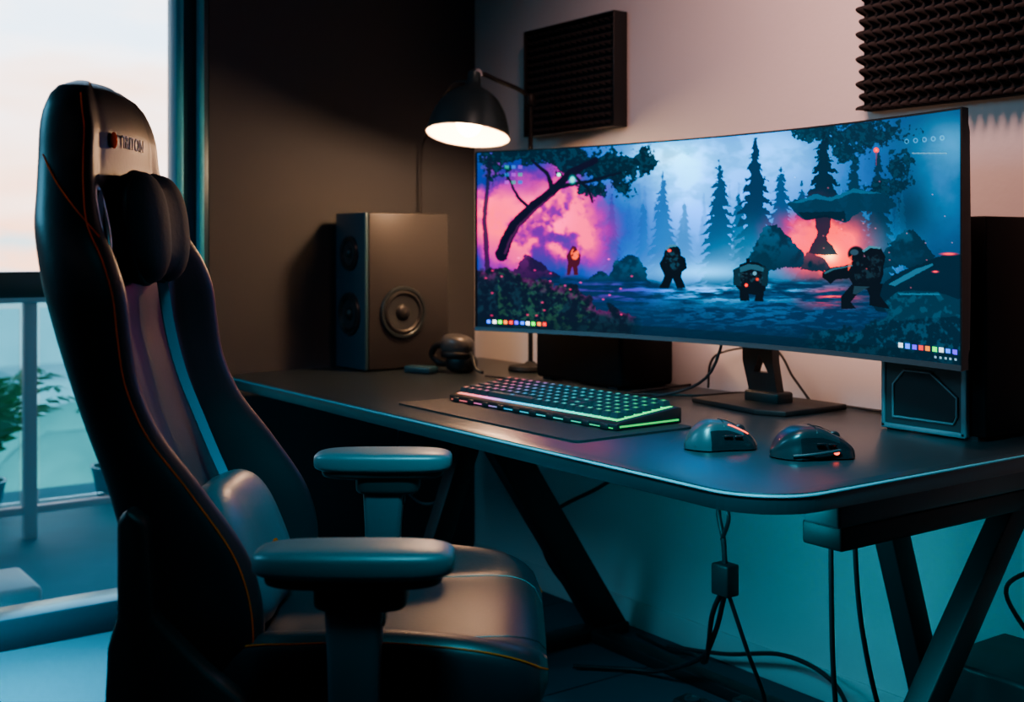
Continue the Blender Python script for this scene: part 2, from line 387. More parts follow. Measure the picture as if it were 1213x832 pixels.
for k in range(40):
    x=rs.uniform(700,1070); conifer(x,rs.uniform(212,268),352,rs.uniform(10,18),(40,156,200),.34,k)
for x,t,h,c,a in ((785,203,26,(16,110,158),.85),(762,235,17,(20,125,168),.6),(810,238,20,(20,125,168),.6),(852,190,32,(6,68,106),.93),(875,228,22,(8,78,116),.85),(895,164,38,(5,50,84),.96),(925,196,30,(8,74,114),.9),(950,215,24,(8,70,106),.85),(976,150,44,(5,36,58),.96),(1012,184,34,(7,48,72),.9),(725,230,16,(40,90,150),.6),(1040,176,28,(8,42,64),.85)):
    conifer(x,t,352,h,c,a,x)
over((60,185,218),gau(830,318,110,20)*.65); over((150,224,242),gau(835,322,62,10)*.85); over((100,190,218),gau(915,302,70,34)*.55*(.2+n1*1.5))
over((80,160,192),gau(1030,292,80,26)*.45*(.2+n1*1.3)); over((60,170,208),gau(760,285,50,40)*.4*n1*1.6)
pk=sm(.28,.68,n1*.6+n2*.4)
over((28,50,125),gau(640,250,90,90)*.5)
over((238,38,168),np.clip(gau(638,268,76,66)*(pk+.30)*1.7,0,1)*.96)
over((252,105,185),gau(600,238,46,46)*sm(.3,.7,n2)*1.3)
over((254,75,170),gau(670,262,38,42)*sm(.35,.65,n2)*1.2)
over((255,165,208),gau(652,252,24,30)*sm(.4,.65,n2+ (n3-.5)*.3)*.95)
over((255,140,140),gau(592,264,22,26)*sm(.35,.6,n2)*.9)
over((180,50,175),gau(588,322,34,46)*.6*pk)
over((90,40,155),gau(612,212,40,20)*.5)
over((8,80,140),gau(748,250,28,50)*.35)
over((255,95,110),np.clip(gau(978,294,44,36)*1.9*(.2+n2),0,1)); over((242,65,150),gau(948,280,34,32)*.95*(.2+n2)); over((255,185,130),gau(985,299,19,16)*1.0); over((252,115,145),gau(1006,286,22,20)*.8); over((255,240,210),gau(983,303,10,9))
def stroke(P,w0,w1,col,al=1.):
    n=len(P)-1; best=np.zeros(px.shape); qx=px+jx*.4; qy=py+jy*.4
    for i in range(n):
        (x1,y1),(x2,y2)=P[i],P[i+1]; L2=(x2-x1)**2+(y2-y1)**2
        t=np.clip(((qx-x1)*(x2-x1)+(qy-y1)*(y2-y1))/L2,0,1); d=np.hypot(qx-x1-t*(x2-x1),qy-y1-t*(y2-y1))
        ww=w0+(w1-w0)*(i+t)/n; best=np.maximum(best,1-sm(-.7,.7,d-ww))
    over(col,best*al)
def foliage(parts,col,hi,thr=.5,al=.96):
    cm=np.maximum.reduce(parts); f=cm*.9+(n3-.5)*.55+(n4-.5)*.55+(n2-.5)*.35
    over(col,sm(thr-.05,thr+.05,f)*al); over(hi,sm(.50,.66,n4)*sm(thr-.02,thr+.2,f)*.4)
foliage([gau(640,184,80,16),gau(725,200,48,24),gau(600,186,45,12),gau(762,192,18,20),gau(705,224,32,14)*.8,gau(735,222,22,16)*.8,gau(585,200,26,20)*.7,gau(690,195,40,20)],(8,28,46),(28,100,125),.5)
stroke([(594,302),(600,285),(610,266),(632,244),(655,226),(676,205),(705,190)],7.5,3.5,(14,14,38))
stroke([(598,300),(604,285),(614,268),(634,248),(655,231)],1.6,1.0,(120,50,110),.6)
stroke([(655,226),(648,205),(630,190)],3,1.4,(14,18,40)); stroke([(660,222),(700,214),(735,205)],2.6,1.2,(12,18,38)); stroke([(676,205),(695,222),(702,240)],2,1,(12,18,38)); stroke([(628,248),(612,232),(600,205)],2,1,(14,20,44))
stroke([(578,330),(574,260),(580,190)],3,2,(18,20,48),.7)
foliage([gau(1020,158,66,20),gau(970,156,34,16),gau(1064,205,26,34)*.85,gau(1045,228,26,24)*.8,gau(1000,180,30,16)*.9],(10,36,56),(36,100,124),.5,.9)
over((10,56,82),pol([(932,240),(940,235),(952,236),(966,230),(985,234),(1010,224),(1048,230),(1062,244),(1050,252),(1020,250),(1002,264),(975,258),(955,262),(945,256)],j=.8)*.93)
over((60,145,175),pol([(934,239),(952,236),(966,230),(985,234),(1010,224),(1046,230),(1010,229),(985,238),(966,235),(950,240)],j=.6)*.5)
over((6,30,48),pol([(946,252),(1000,250),(1002,262),(975,258),(955,262)],j=.6)*.8)
over((6,28,48),pol([(966,256),(985,256),(980,285),(994,302),(956,302),(968,280)],j=.8)*.8)
over((8,42,64),gau(1075,250,26,30)*.55)
def rock(pts,col,hi):
    m=pol(pts,j=1.6); over(col,m*.93)
    ys=[p[1] for p in pts]; t=(py-min(ys))/(max(ys)-min(ys))
    over(hi,m*sm(.42,.62,n3*.5+n2*.5)*(1-t)*.6)
rock([(718,340),(722,322),(732,308),(744,300),(756,306),(766,318),(772,340)],(8,44,70),(50,135,170))
rock([(888,308),(894,288),(906,272),(918,264),(926,274),(938,286),(950,298),(960,316),(900,322)],(8,42,64),(50,135,170))
rock([(948,320),(956,300),(975,306),(990,322)],(12,40,60),(200,90,110))
rock([(606,332),(614,312),(626,302),(640,308),(652,318),(664,326),(668,336)],(30,20,60),(150,60,140))
rock([(690,338),(700,326),(712,320),(724,328),(732,338)],(12,44,68),(60,120,160))
rock([(1040,318),(1050,296),(1064,280),(1080,270),(1092,282),(1104,300),(1112,318)],(8,42,64),(40,115,145))
gl=334+4*np.sin(px/40.)+ (n1-.5)*14
g=sm(-4,6,py-gl); over((8,46,80),g*.95)
wn=vaniso(.30,2.2,9,33,4); wn2=vaniso(.5,2.6,6,44,4)
over((70,208,238),g*np.clip(gau(860,343,125,16)*sm(.38,.68,wn)*1.4,0,1)*.95)
over((40,145,198),g*gau(900,368,150,26)*sm(.45,.72,wn2)*.85)
over((160,60,185),g*gau(725,346,60,14)*.7*sm(.3,.7,wn)); over((250,80,115),g*gau(985,352,38,13)*.9*sm(.32,.65,wn))
over((4,24,44),g*sm(.55,.75,wn2)*.4)
over((4,26,46),sm(378,412,py)*.4)
edge=378-60*np.exp(-((px-590)/70)**2)-24*np.exp(-((px-680)/45)**2)+(n2-.5)*26+(n3-.5)*12
fr=sm(-1.5,1.5,py-edge)*(1-sm(740,765,px)); over((14,22,40),fr*.95); over((40,74,88),fr*sm(.46,.66,n3*.6+n4*.4)*.5); over((60,130,80),fr*sm(.52,.66,n4*.5+n2*.5)*.4*(px>590)*(px<700)); over((150,45,120),fr*(1-sm(0,14,py-edge))*sm(.4,.7,n3)*.6)
edge=392-48*np.exp(-((px-1095)/50)**2)+(n2-.5)*20+(n3-.5)*10
fr=sm(-1.5,1.5,py-edge)*sm(940,980,px); over((10,36,56),fr*.95); over((50,125,155),fr*sm(.48,.66,n3*.6+n4*.4)*.4)
over((10,34,54),pol([(1030,356),(1045,336),(1062,324),(1100,308),(1122,300),(1142,302),(1142,352),(1100,368),(1040,370)],j=.8)*.95)
over((16,54,76),pol([(1044,362),(1062,346),(1080,344),(1112,346),(1138,356),(1138,374),(1060,380)],j=.6)*.95)
over((90,165,190),pol([(1052,337),(1084,319),(1104,312),(1106,314),(1060,339)])*.6); over((80,160,185),pol([(1064,347.5),(1112,347.5),(1114,349.5),(1066,349.5)])*.6)
over((50,120,145),sm(.5,.7,n3)*pol([(1044,362),(1062,346),(1112,346),(1138,374),(1060,380)])*.4)
over((255,90,125),np.clip(ell(1124,301,10,1.7,.6)+ell(1108,322,4,1.3,.6),0,1)*.9)
dk=(9,16,26)
def S_(P,c=dk,a=1.): over(c,pol(P,j=.2)*a)
S_([(1008,311),(1020,305),(1036,302),(1046,310),(1047,324),(1040,343),(1014,343),(1006,330)]); S_([(1021,297),(1030,291),(1043,293),(1049,304),(1046,318),(1034,320)]); S_([(974,323),(985,317),(1000,315),(1012,311),(1018,318),(1014,325),(1004,330),(990,331),(984,337),(980,333),(974,329)])
S_([(1010,336),(1032,338),(1016,348),(1008,358),(1014,366),(996,366),(996,352)]); S_([(1024,336),(1046,336),(1042,350),(1050,360),(1054,366),(1030,362),(1030,350)])
over(dk,ell(1014,301,9.5,9)); over((70,100,118),ell(1012,299,5,3.5)*.8); over((240,130,115),pol([(1004,306),(1009,303),(1009,314),(1005,322)],j=.2)*.8)
over((50,86,104),sm(.46,.66,n4*.6+n3*.4)*pol([(1010,308),(1038,301),(1046,308),(1042,328),(1014,338)])*.45); over((110,165,180),pol([(1021,297),(1030,291),(1043,293),(1043,295),(1031,294),(1023,299)],j=.1)*.8)
over((90,140,155),pol([(976,323),(986,318),(1010,314),(1010,315.5),(987,320),(977,325)],j=.1)*.7); over((70,110,128),pol([(1012,339),(1030,340),(1014,349),(1010,348)],j=.1)*.5)
S_([(872,326),(876,314),(886,310),(898,311),(907,316),(910,330),(906,345),(896,350),(880,348),(872,340)]); S_([(876,342),(886,345),(888,357),(877,357)]); S_([(897,345),(905,342),(904,357),(893,357)]); S_([(868,320),(876,316),(878,340),(869,338)],(22,44,58)); S_([(903,314),(911,320),(909,340),(902,338)],(22,44,58))
S_([(884,313),(884,306),(888,306),(889,312)])
over((80,130,150),pol([(876,317),(886,313),(898,314),(905,318),(904,322),(890,319),(877,323)],j=.1)*.7); over((60,100,118),sm(.46,.62,n4*.7+n3*.3)*pol([(874,324),(904,324),(904,336),(876,336)])*.5); over((255,110,90),np.clip(ell(884,338,2.0,2.0)+ell(897,331,1.8,1.8)*.8,0,1)); over((150,200,215),ell(894,324,2.4,2.4)*.8)
S_([(788,296),(793,290),(801,290),(806,296),(806,303),(812,306),(814,318),(808,322),(807,328),(812,341),(802,342),(797,330),(792,342),(781,341),(787,327),(784,320),(781,312),(786,304)]); over((70,130,160),sm(.46,.62,n4*.7+n3*.3)*ell(797,308,9,12)*.45); over((120,190,215),pol([(788,296),(793,290),(801,290),(803,292),(794,293),(790,297)],j=.1)*.7); over((255,90,90),ell(793,297,2.2,1.6))
S_([(675,296),(678,291),(682,292),(684,297),(688,302),(687,312),(684,316),(685,326),(680,326),(678,316),(675,326),(671,326),(673,312),(671,303)],(80,26,46)); over((255,150,95),ell(681,301,5,7)*sm(.42,.56,n4)*.85)
over((255,90,90),ell(1038,178,3.2,3.2)); over((255,150,150),ell(1038,178,1.4,1.4)); over((150,80,110),pol([(1037,180),(1039,180),(1038.6,196),(1037.4,196)],j=0)*.7)
over((90,255,230),np.clip(ell(662,207,2,2)+ell(678,213,4,5,.6)*.8,0,1))
rr=np.random.RandomState(8)
for k in range(22):
    x,y=rr.uniform(570,760),rr.uniform(305,375); addc((255,70,130),ell(x,y,1.5,.9,.7)*.8)
for k in range(20):
    x,y=rr.uniform(940,1130),rr.uniform(200,350); addc((255,120,120),ell(x,y,1.0,.8,.7)*.6)
def rect(x0,y0,x1,y1,col,al): over(col,((px>x0)&(px<x1)&(py>y0)&(py<y1))*al)
for k in range(3):
    for j in range(3): rect(598+k*8,196+j*9,603+k*8,200+j*9,((90,220,170),(60,180,220),(200,120,220))[(k+j)%3],.6)
for k in range(5): addc((120,150,160),(ell(1074+k*10.5,167.5-k*1.0,2.8,3.0,.2)-ell(1074+k*10.5,167.5-k*1.0,1.7,1.9,.2))*.7)
rect(1080,181,1122,182.4,(150,180,190),.7)
cols=[(90,190,255),(255,255,255),(120,255,160),(255,190,80),(255,110,110),(180,140,255)]
tb=py[-1][None,:]-py
over((12,26,38),(tb<11)*.4)
for k in range(11): over(cols[k%6],((np.abs(px-(579+k*6.6))<2.)&(np.abs(tb-6.5)<2.))*.95)
for k in range(9): over(cols[(k*5+1)%6],((np.abs(px-(1067+k*8))<2.7)&(np.abs(tb-15)<2.8))*.85)
for k in range(5): over((200,220,230),((np.abs(px-(1108+k*6))<1.3)&(np.abs(tb-6)<1.3))*.8)
img=np.clip(img,0,1)
lm=img.mean(-1,keepdims=True); img=np.clip(lm+(img-lm)*1.28,0,1)
AM=np.array([[0.842479062253094,0.0784335999999992,0.0792237451477643],[0.0423282422610123,0.878468636469772,0.0791661274605434],[0.0423756549057051,0.0784336,0.879142973793104]])
xs_=np.linspace(0,1,2000); cv=15.5*xs_**6-40.14*xs_**5+31.96*xs_**4-6.868*xs_**3+.4298*xs_**2+.1191*xs_-.00232; cv=np.maximum.accumulate(cv)
t_=np.einsum('ij,abj->abi',AM,np.clip(img*.97,.004,.97)); xi=np.interp(t_,cv,xs_); lg2=xi*(4.026069+12.47393)-12.47393
lin=np.einsum('ij,abj->abi',np.linalg.inv(AM),2.0**lg2); lin=np.clip(lin,0.0002,9.)
me=bpy.data.meshes.new('screen'); V=np.stack([XX,YY,ZZ],-1).reshape(-1,3)
ii=np.arange(NU-1);jj=np.arange(NV-1); I,J=np.meshgrid(ii,jj); a=(J*NU+I).ravel()
Q=np.stack([a,a+NU,a+NU+1,a+1],-1)
me.vertices.add(len(V)); me.vertices.foreach_set('co',V.ravel())
me.loops.add(Q.size); me.loops.foreach_set('vertex_index',Q.ravel().astype(np.int32))
me.polygons.add(len(Q)); me.polygons.foreach_set('loop_start',(np.arange(len(Q))*4).astype(np.int32)); me.update(calc_edges=True); me.validate()
ca=me.color_attributes.new('Picture','FLOAT_COLOR','POINT')
ca.data.foreach_set('color',np.concatenate([lin.reshape(-1,3),np.ones((NU*NV,1))],1).ravel().astype(np.float32))
scr=bpy.data.materials.new('display_panel'); scr.use_nodes=True; nt=scr.node_tree; b=nt.nodes['Principled BSDF']
b.inputs['Base Color'].default_value=(.002,.002,.002,1); b.inputs['Roughness'].default_value=.4; b.inputs['Specular IOR Level'].default_value=.03
at=_n(nt,'ShaderNodeAttribute',attribute_name='Picture'); nt.links.new(at.outputs['Color'],b.inputs['Emission Color']); b.inputs['Emission Strength'].default_value=1.4
me.materials.append(scr); me.polygons.foreach_set('use_smooth',[True]*len(me.polygons))
so=bpy.data.objects.new('screen',me); COL.objects.link(so); so.parent=mon
def arcloft(name,loop,m,u0=0.,u1=1.,n=60):
    V=[];F=[];k=len(loop)
    for i in range(n+1):
        uu=u0+(u1-u0)*i/n
        for (o,z) in loop:
            p=arc(uu,o); V.append((p[0],p[1],z))
    for i in range(n):
        for j in range(k): F.append((i*k+j,i*k+(j+1)%k,(i+1)*k+(j+1)%k,(i+1)*k+j))
    F.append(tuple(range(k)));F.append(tuple(n*k+j for j in range(k)))
    return obj(name,V,F,m,mon,True,autosmooth=35)
bz=mat('bezel_dark',(.010,.012,.014),.4,.2,spec=.2)
arcloft('back_shell',[(.002,MZ0-.004),(.002,MZ1+.003),(.012,MZ1+.003),(.03,MZ1-.04),(.035,MZ0+.2),(.03,MZ0+.03),(.012,MZ0-.004)],M['black'],-.002,1.002)
arcloft('bezel_top',[(-.003,MZ1),(-.003,MZ1+.004),(.006,MZ1+.004),(.006,MZ1)],bz,-.002,1.002)
arcloft('bezel_bottom',[(-.006,MZ0-.011),(-.004,MZ0),(.008,MZ0),(.01,MZ0-.011)],mat('bezel_grey',(.05,.06,.07),.35,.5),-.003,1.002)
arcloft('bezel_left',[(-.003,MZ0),(-.003,MZ1),(.006,MZ1),(.006,MZ0)],bz,-.003,0,2)
arcloft('bezel_right',[(-.004,MZ0-.01),(-.004,MZ1+.004),(.022,MZ1+.004),(.022,MZ0-.01)],bz,1.0,1.003,2)
prism('stand_foot',[(-2.18,2.13),(-1.93,2.09),(-1.86,2.12),(-1.86,2.34),(-2.16,2.34)],'z',DT+.0005,DT+.014,M['blackmetal'],mon,bevel=.003)
def stand():
    o=prism('stand_upright',[(-2.055,.76),(-1.965,.76),(-1.985,.86),(-2.0,1.10),(-2.09,1.10),(-2.085,.86)],'y',2.215,2.24,M['blackmetal'],mon)
    cut=prism('cut',[(-2.048,.835),(-2.0,.835),(-2.03,.88)],'y',2.1,2.4,M['black'])
    cut2=prism('cut2',[(-2.068,.925),(-2.035,.895),(-2.015,.95)],'y',2.1,2.4,M['black'])
    for c in (cut,cut2):
        md=o.modifiers.new('b','BOOLEAN'); md.operation='DIFFERENCE'; md.object=c; md.solver='EXACT'
    dg=bpy.context.evaluated_depsgraph_get(); ev=bpy.data.meshes.new_from_object(o.evaluated_get(dg)); o.modifiers.clear(); o.data=ev
    for c in (cut,cut2): bpy.data.objects.remove(c)
stand()
box('stand_hinge',(-2.06,2.18,1.12),(.14,.11,.12),M['black'],mon,.01)
box('stand_collar',(-2.01,2.2275,.775),(.11,.06,.03),M['blackmetal'],mon,.006)

# ---------------------------------------------------------------- pc tower
pc=grp('desktop_pc_tower',(-1.5275,2.2725,DT))
HW,HD,HH=.1025,.1025,.46
pcm=mat('pc_case_black',(.003,.003,.0035),.6,bump=.05,bscale=300,spec=.08)
boxes('case',[(-HW,HW+.04,-HD+.008,HD,.008,HH)],pcm,pc,bevel=.004)
boxes('feet',[(x-.015,x+.015,y-.015,y+.015,0,.009) for x in (-.08,.11) for y in (-.08,.08)],M['cable'],pc)
fm=mat('pc_front_trim',(.22,.26,.29),.4,.3)
boxes('front_trim',[(-HW,-HW+.010,-HD-.004,-HD+.01,.005,HH),(HW-.010,HW+.003,-HD-.004,-HD+.01,.005,HH),(-HW,HW,-HD-.004,-HD+.01,.003,.014)],fm,pc,bevel=.002)
boxes('front_panel',[(-HW+.010,HW-.010,-HD,-HD+.01,.014,HH)],mat('pc_front_panel',(.03,.034,.038),.4),pc)
hx=[(-.072,.03),(.075,.03),(.083,.045),(.083,.085),(.02,.132),(-.045,.132),(-.072,.10)]
tube('front_emblem',[(p[0],-HD-.003,p[1]) for p in hx+[hx[0]]],.0026,fm,pc,smooth=False)
prism('front_intake',[(a*.95,.08+(b_-.08)*.93) for a,b_ in hx],'y',-HD-.002,-HD+.002,M['cable'],pc)

# ---------------------------------------------------------------- speaker
spk=grp('bookshelf_speaker',(-3.395,1.955,DT))
cab=mat('speaker_cabinet_grey',(.022,.022,.024),.42,bump=.15,bscale=200,var=.12,spec=.3)
bx=mat('speaker_front_blue_black',(.014,.05,.072),.35)
boxes('cabinet',[(-.1,.1,-.145,.155,0.004,.505)],cab,spk,bevel=.006)
boxes('front_baffle',[(-.1,.1,-.158,-.1455,.004,.505)],bx,spk,bevel=.004)
rub=mat('driver_rubber',(.008,.009,.011),.45); cone=mat('driver_cone',(.02,.024,.028),.4); rng=mat('driver_ring',(.02,.03,.036),.35,.4)
def driver(nm,loc,rot,R):
    g=grp(nm); g.parent=spk; g.location=loc; g.rotation_euler=rot
    lathe('ring',[(R*.86,0),(R*.86,.006),(R*.9,.009),(R,.009),(R*1.03,.004),(R*1.03,0)],rng,g)
    lathe('surround',[(R*.87,.004),(R*.82,.009),(R*.75,.010),(R*.68,.004)],rub,g)
    lathe('cone',[(R*.69,.004),(R*.5,.0025),(R*.34,.0012),(R*.30,.0012)],cone,g)
    lathe('dust_cap',[(R*.32,.001),(R*.27,.008),(R*.16,.013),(0,.015)],rub,g)
driver('woofer',(0,-.158,.18),(math.pi/2,0,0),.068)
driver('midrange',(0,-.158,.375),(math.pi/2,0,0),.055)
driver('side_woofer',(.1,-.02,.185),(0,math.pi/2,0),.082)

# ---------------------------------------------------------------- added black box filling the dark area under the screen & headset
dbox=grp('dark_box',(-2.655,2.235,DT))
boxes('cabinet',[(-.195,.195,-.1,.1,.006,.215)],pcm,dbox,bevel=.012,seg=3)
boxes('feet',[(x-.02,x+.02,y-.02,y+.02,0,.008) for x in (-.15,.15) for y in (-.07,.07)],M['cable'],dbox)
hs=grp('gaming_headset',(-3.12,2.03,DT),math.radians(25))
sellip('ear_cup_upper',(0,0,.085),(.055,.042,.036),mat('headset_grey',(.04,.04,.042),.35),hs,.7,.9,rot=(0,.15,0))
sellip('ear_cup_lower',(.01,.01,.03),(.05,.045,.03),M['black'],hs,.7,.9)
tube('headband',[(-.045,0,.085),(-.09,.02,.08),(-.115,.03,.05),(-.09,.035,.025),(-.04,.02,.024)],.011,M['black'],hs)
tube('microphone_boom',[(.045,0,.07),(.075,-.03,.05),(.1,-.05,.02),(.125,-.055,.012)],.005,M['black'],hs)
sellip('ear_cushion',(.0,.0,.058),(.053,.044,.014),M['leather'],hs,.6,.9)
box('inline_controller',(-.09,-.07,.012),(.10,.05,.022),mat('controller_plastic',(.008,.04,.06),.35),hs,.006)

# ---------------------------------------------------------------- desk lamp
lamp=grp('desk_lamp',(-3.0,1.99,0))
shade_o=mat('lamp_shade_steel',(.04,.07,.08),.28,.6)
shade_i=mat('lamp_shade_inner',(.9,.76,.58),.5)
R=.128; rz=1.487
prof=[(.022,.165),(.03,.15),(.055,.138),(.085,.112),(.108,.075),(.121,.035),(R,.0)]
prof_i=[(R,.0),(.118,.034),(.105,.073),(.082,.109),(.053,.134),(.0,.146)]
zt=Vector((vx*.19+.5835*.10,vy*.19+.8121*.10,1)).normalized()
sg=grp('shade_group'); sg.parent=lamp; sg.location=(0,0,rz); sg.rotation_euler=zt.to_track_quat('Z','Y').to_euler()
lathe('shade',prof,shade_o,sg,56); lathe('shade_lining',[(r*.985,z-.001) for r,z in prof_i],shade_i,sg,56)
lathe('rim',[(R-.001,-.003),(R+.001,-.003),(R+.002,.001),(R,.002)],mat('rim_warm',(.3,.25,.2),.3,.5),sg,56)
lathe('socket_cap',[(.0,.205),(.012,.205),(.02,.198),(.022,.165),(.03,.15),(.0,.15)],shade_o,sg,32)
lathe('socket',[(0,.135),(.018,.135),(.018,.075),(0,.075)],shade_i,sg,24)
sellip('bulb',(0,0,.04),(.04,.04,.043),mat('bulb_glow',(1,.8,.5),.4,emit=(1,.58,.26),es=90),sg,1,1)
ax=sg.location+zt*.19
tube('arm',[(ax.x,ax.y,ax.z),(ax.x,ax.y+.03,ax.z+.008),(-.01,.12,ax.z-.01),(-.03,.22,ax.z-.03),(-.03,.255,ax.z-.055)],.0075,M['blackmetal'],lamp)
lathe('knuckle',[(0,0),(.014,0),(.016,.006),(.016,.026),(.014,.032),(0,.032)],M['silver'],lamp,20,loc=(ax.x-.016,ax.y+.005,ax.z+.005),rot=(0,math.pi/2,0))
tube('pole',[(-.03,.26,DT+.02),(-.03,.26,ax.z-.04)],.008,M['blackmetal'],lamp,smooth=False)
lathe('pole_joint',[(0,0),(.016,0),(.018,.008),(.018,.03),(.014,.036),(0,.036)],M['blackmetal'],lamp,20,loc=(-.03,.26,ax.z-.075))
lathe('weighted_base',[(0,0),(.07,0),(.072,.006),(.068,.016),(.02,.022),(.012,.03),(0,.03)],M['blackmetal'],lamp,40,loc=(-.03,.26,DT+.0005))
tube('power_cord',[(ax.x-.01,ax.y,ax.z-.02),(-.12,.02,rz+.17),(-.30,.07,rz+.10),(-.44,.13,rz+.05),(-.50,.14,rz-.03),(-.505,.145,rz-.35),(-.505,.15,DT+.25),(-.505,.16,DT+.004)],.004,M['cable'],lamp,seg=6)

# ---------------------------------------------------------------- mat, keyboard
mp_=grp('desk_mat',(-2.225,1.665,DT))
prism('mat_sheet',rounded(-.36,.36,-.165,.165,(.015,)*4),'z',.0005,.0045,mat('mat_cloth',(.009,.013,.016),.6,bump=.1,bscale=700,spec=.2),mp_)
KL,KD=.315,.098
kb=grp('mechanical_keyboard',(-2.228,1.735,DT+.005),math.radians(1.5))
prism('case',[(-KD,0.0),(KD,0.0),(KD,.034),(KD-.01,.036),(-KD+.012,.018),(-KD,.014)],'x',-KL,KL,M['black'],kb,bevel=.002)
glow=bpy.data.materials.new('rgb_backlight'); glow.use_nodes=True; nt=glow.node_tree; b=nt.nodes['Principled BSDF']
tc=_n(nt,'ShaderNodeTexCoord'); sx=_n(nt,'ShaderNodeSeparateXYZ'); nt.links.new(tc.outputs['Object'],sx.inputs[0])
ma=_n(nt,'ShaderNodeMath',operation='MULTIPLY_ADD'); ma.inputs[1].default_value=1/.63; ma.inputs[2].default_value=.5; nt.links.new(sx.outputs['X'],ma.inputs[0])
cr=_n(nt,'ShaderNodeValToRGB'); el=cr.color_ramp.elements; el[0].color=(1.,.22,.10,1); el[1].color=(.0,.8,.12,1)
for p,c in ((.14,(1.,.16,.26,1)),(.26,(.70,.20,.75,1)),(.36,(.0,.45,.90,1)),(.58,(.0,.66,.78,1)),(.82,(.0,.75,.42,1))):
    x=el.new(p); x.color=c
nt.links.new(ma.outputs[0],cr.inputs[0]); nt.links.new(cr.outputs[0],b.inputs['Emission Color']); b.inputs['Emission Strength'].default_value=3.0; b.inputs['Base Color'].default_value=(.02,.02,.02,1)
glow2=glow.copy(); glow2.name='rgb_legend'; glow2.node_tree.nodes['Principled BSDF'].inputs['Emission Strength'].default_value=1.2
slope=(.036-.018)/(2*KD-.022)
def kz(y): return .018+(y+KD-.012)*slope
obj('backlight_plate',[(-KL+.012,-KD+.014,kz(-KD+.014)+.0006),(KL-.012,-KD+.014,kz(-KD+.014)+.0006),(KL-.012,KD-.014,kz(KD-.014)+.0006),(-KL+.012,KD-.014,kz(KD-.014)+.0006)],[(0,1,2,3)],glow,kb)
V=[];F=[];LV=[];LF=[]
rows=6; pitch=(2*KD-.034)/rows; ncol=20; pw=(2*KL-.03)/ncol
def key(x,y,wx,wy):
    b0=len(V); z=kz(y)+.002; h=.0125; t=.0024
    V.extend([(x-wx,y-wy,z),(x+wx,y-wy,z),(x+wx,y+wy,z+slope*wy),(x-wx,y+wy,z+slope*wy),(x-wx+t,y-wy+t,z+h),(x+wx-t,y-wy+t,z+h),(x+wx-t,y+wy-t,z+h+.001),(x-wx+t,y+wy-t,z+h+.001)])
    F.extend([(b0+a,b0+c,b0+d,b0+e_) for a,c,d,e_ in ((0,3,2,1),(4,5,6,7),(0,1,5,4),(1,2,6,5),(2,3,7,6),(3,0,4,7))])
    l=len(LV); s=.0050; LV.extend([(x-s,y-s*.8,z+h+.0008),(x+s,y-s*.8,z+h+.0008),(x+s,y+s*.9,z+h+.0012),(x-s,y+s*.9,z+h+.0012)]); LF.append((l,l+1,l+2,l+3))
for r in range(rows):
    y=-KD+.017+pitch*(r+.5); c=0
    while c<ncol:
        wcol=1
        if r==0 and c==4: wcol=6
        elif r in (1,2) and c in (0,13): wcol=2
        elif r==3 and c in (0,): wcol=2
        wcol=min(wcol,ncol-c)
        x=-KL+.015+pw*(c+wcol/2)
        if not (c in (15,) and r in (1,)) : key(x,y+(.003 if r==5 else 0),pw*wcol/2-.0028,pitch/2-.0028)
        c+=wcol
kc=mat('keycap_plastic',(.010,.028,.034),.35,bump=.05,bscale=500)
obj('keycaps',V,F,kc,kb); obj('key_legends',LV,LF,glow2,kb)
boxes('side_glow',[(KL-.001,KL+.0015,-KD+.01,KD-.01,.006,.010),(-KL+.01,KL-.01,-KD-.0015,-KD+.001,.004,.006)],glow2,kb)
boxes('front_lugs',[(x-.012,x+.012,-KD-.006,-KD+.004,.0,.012) for x in np.linspace(-.28,.28,10)],M['black'],kb,bevel=.002)

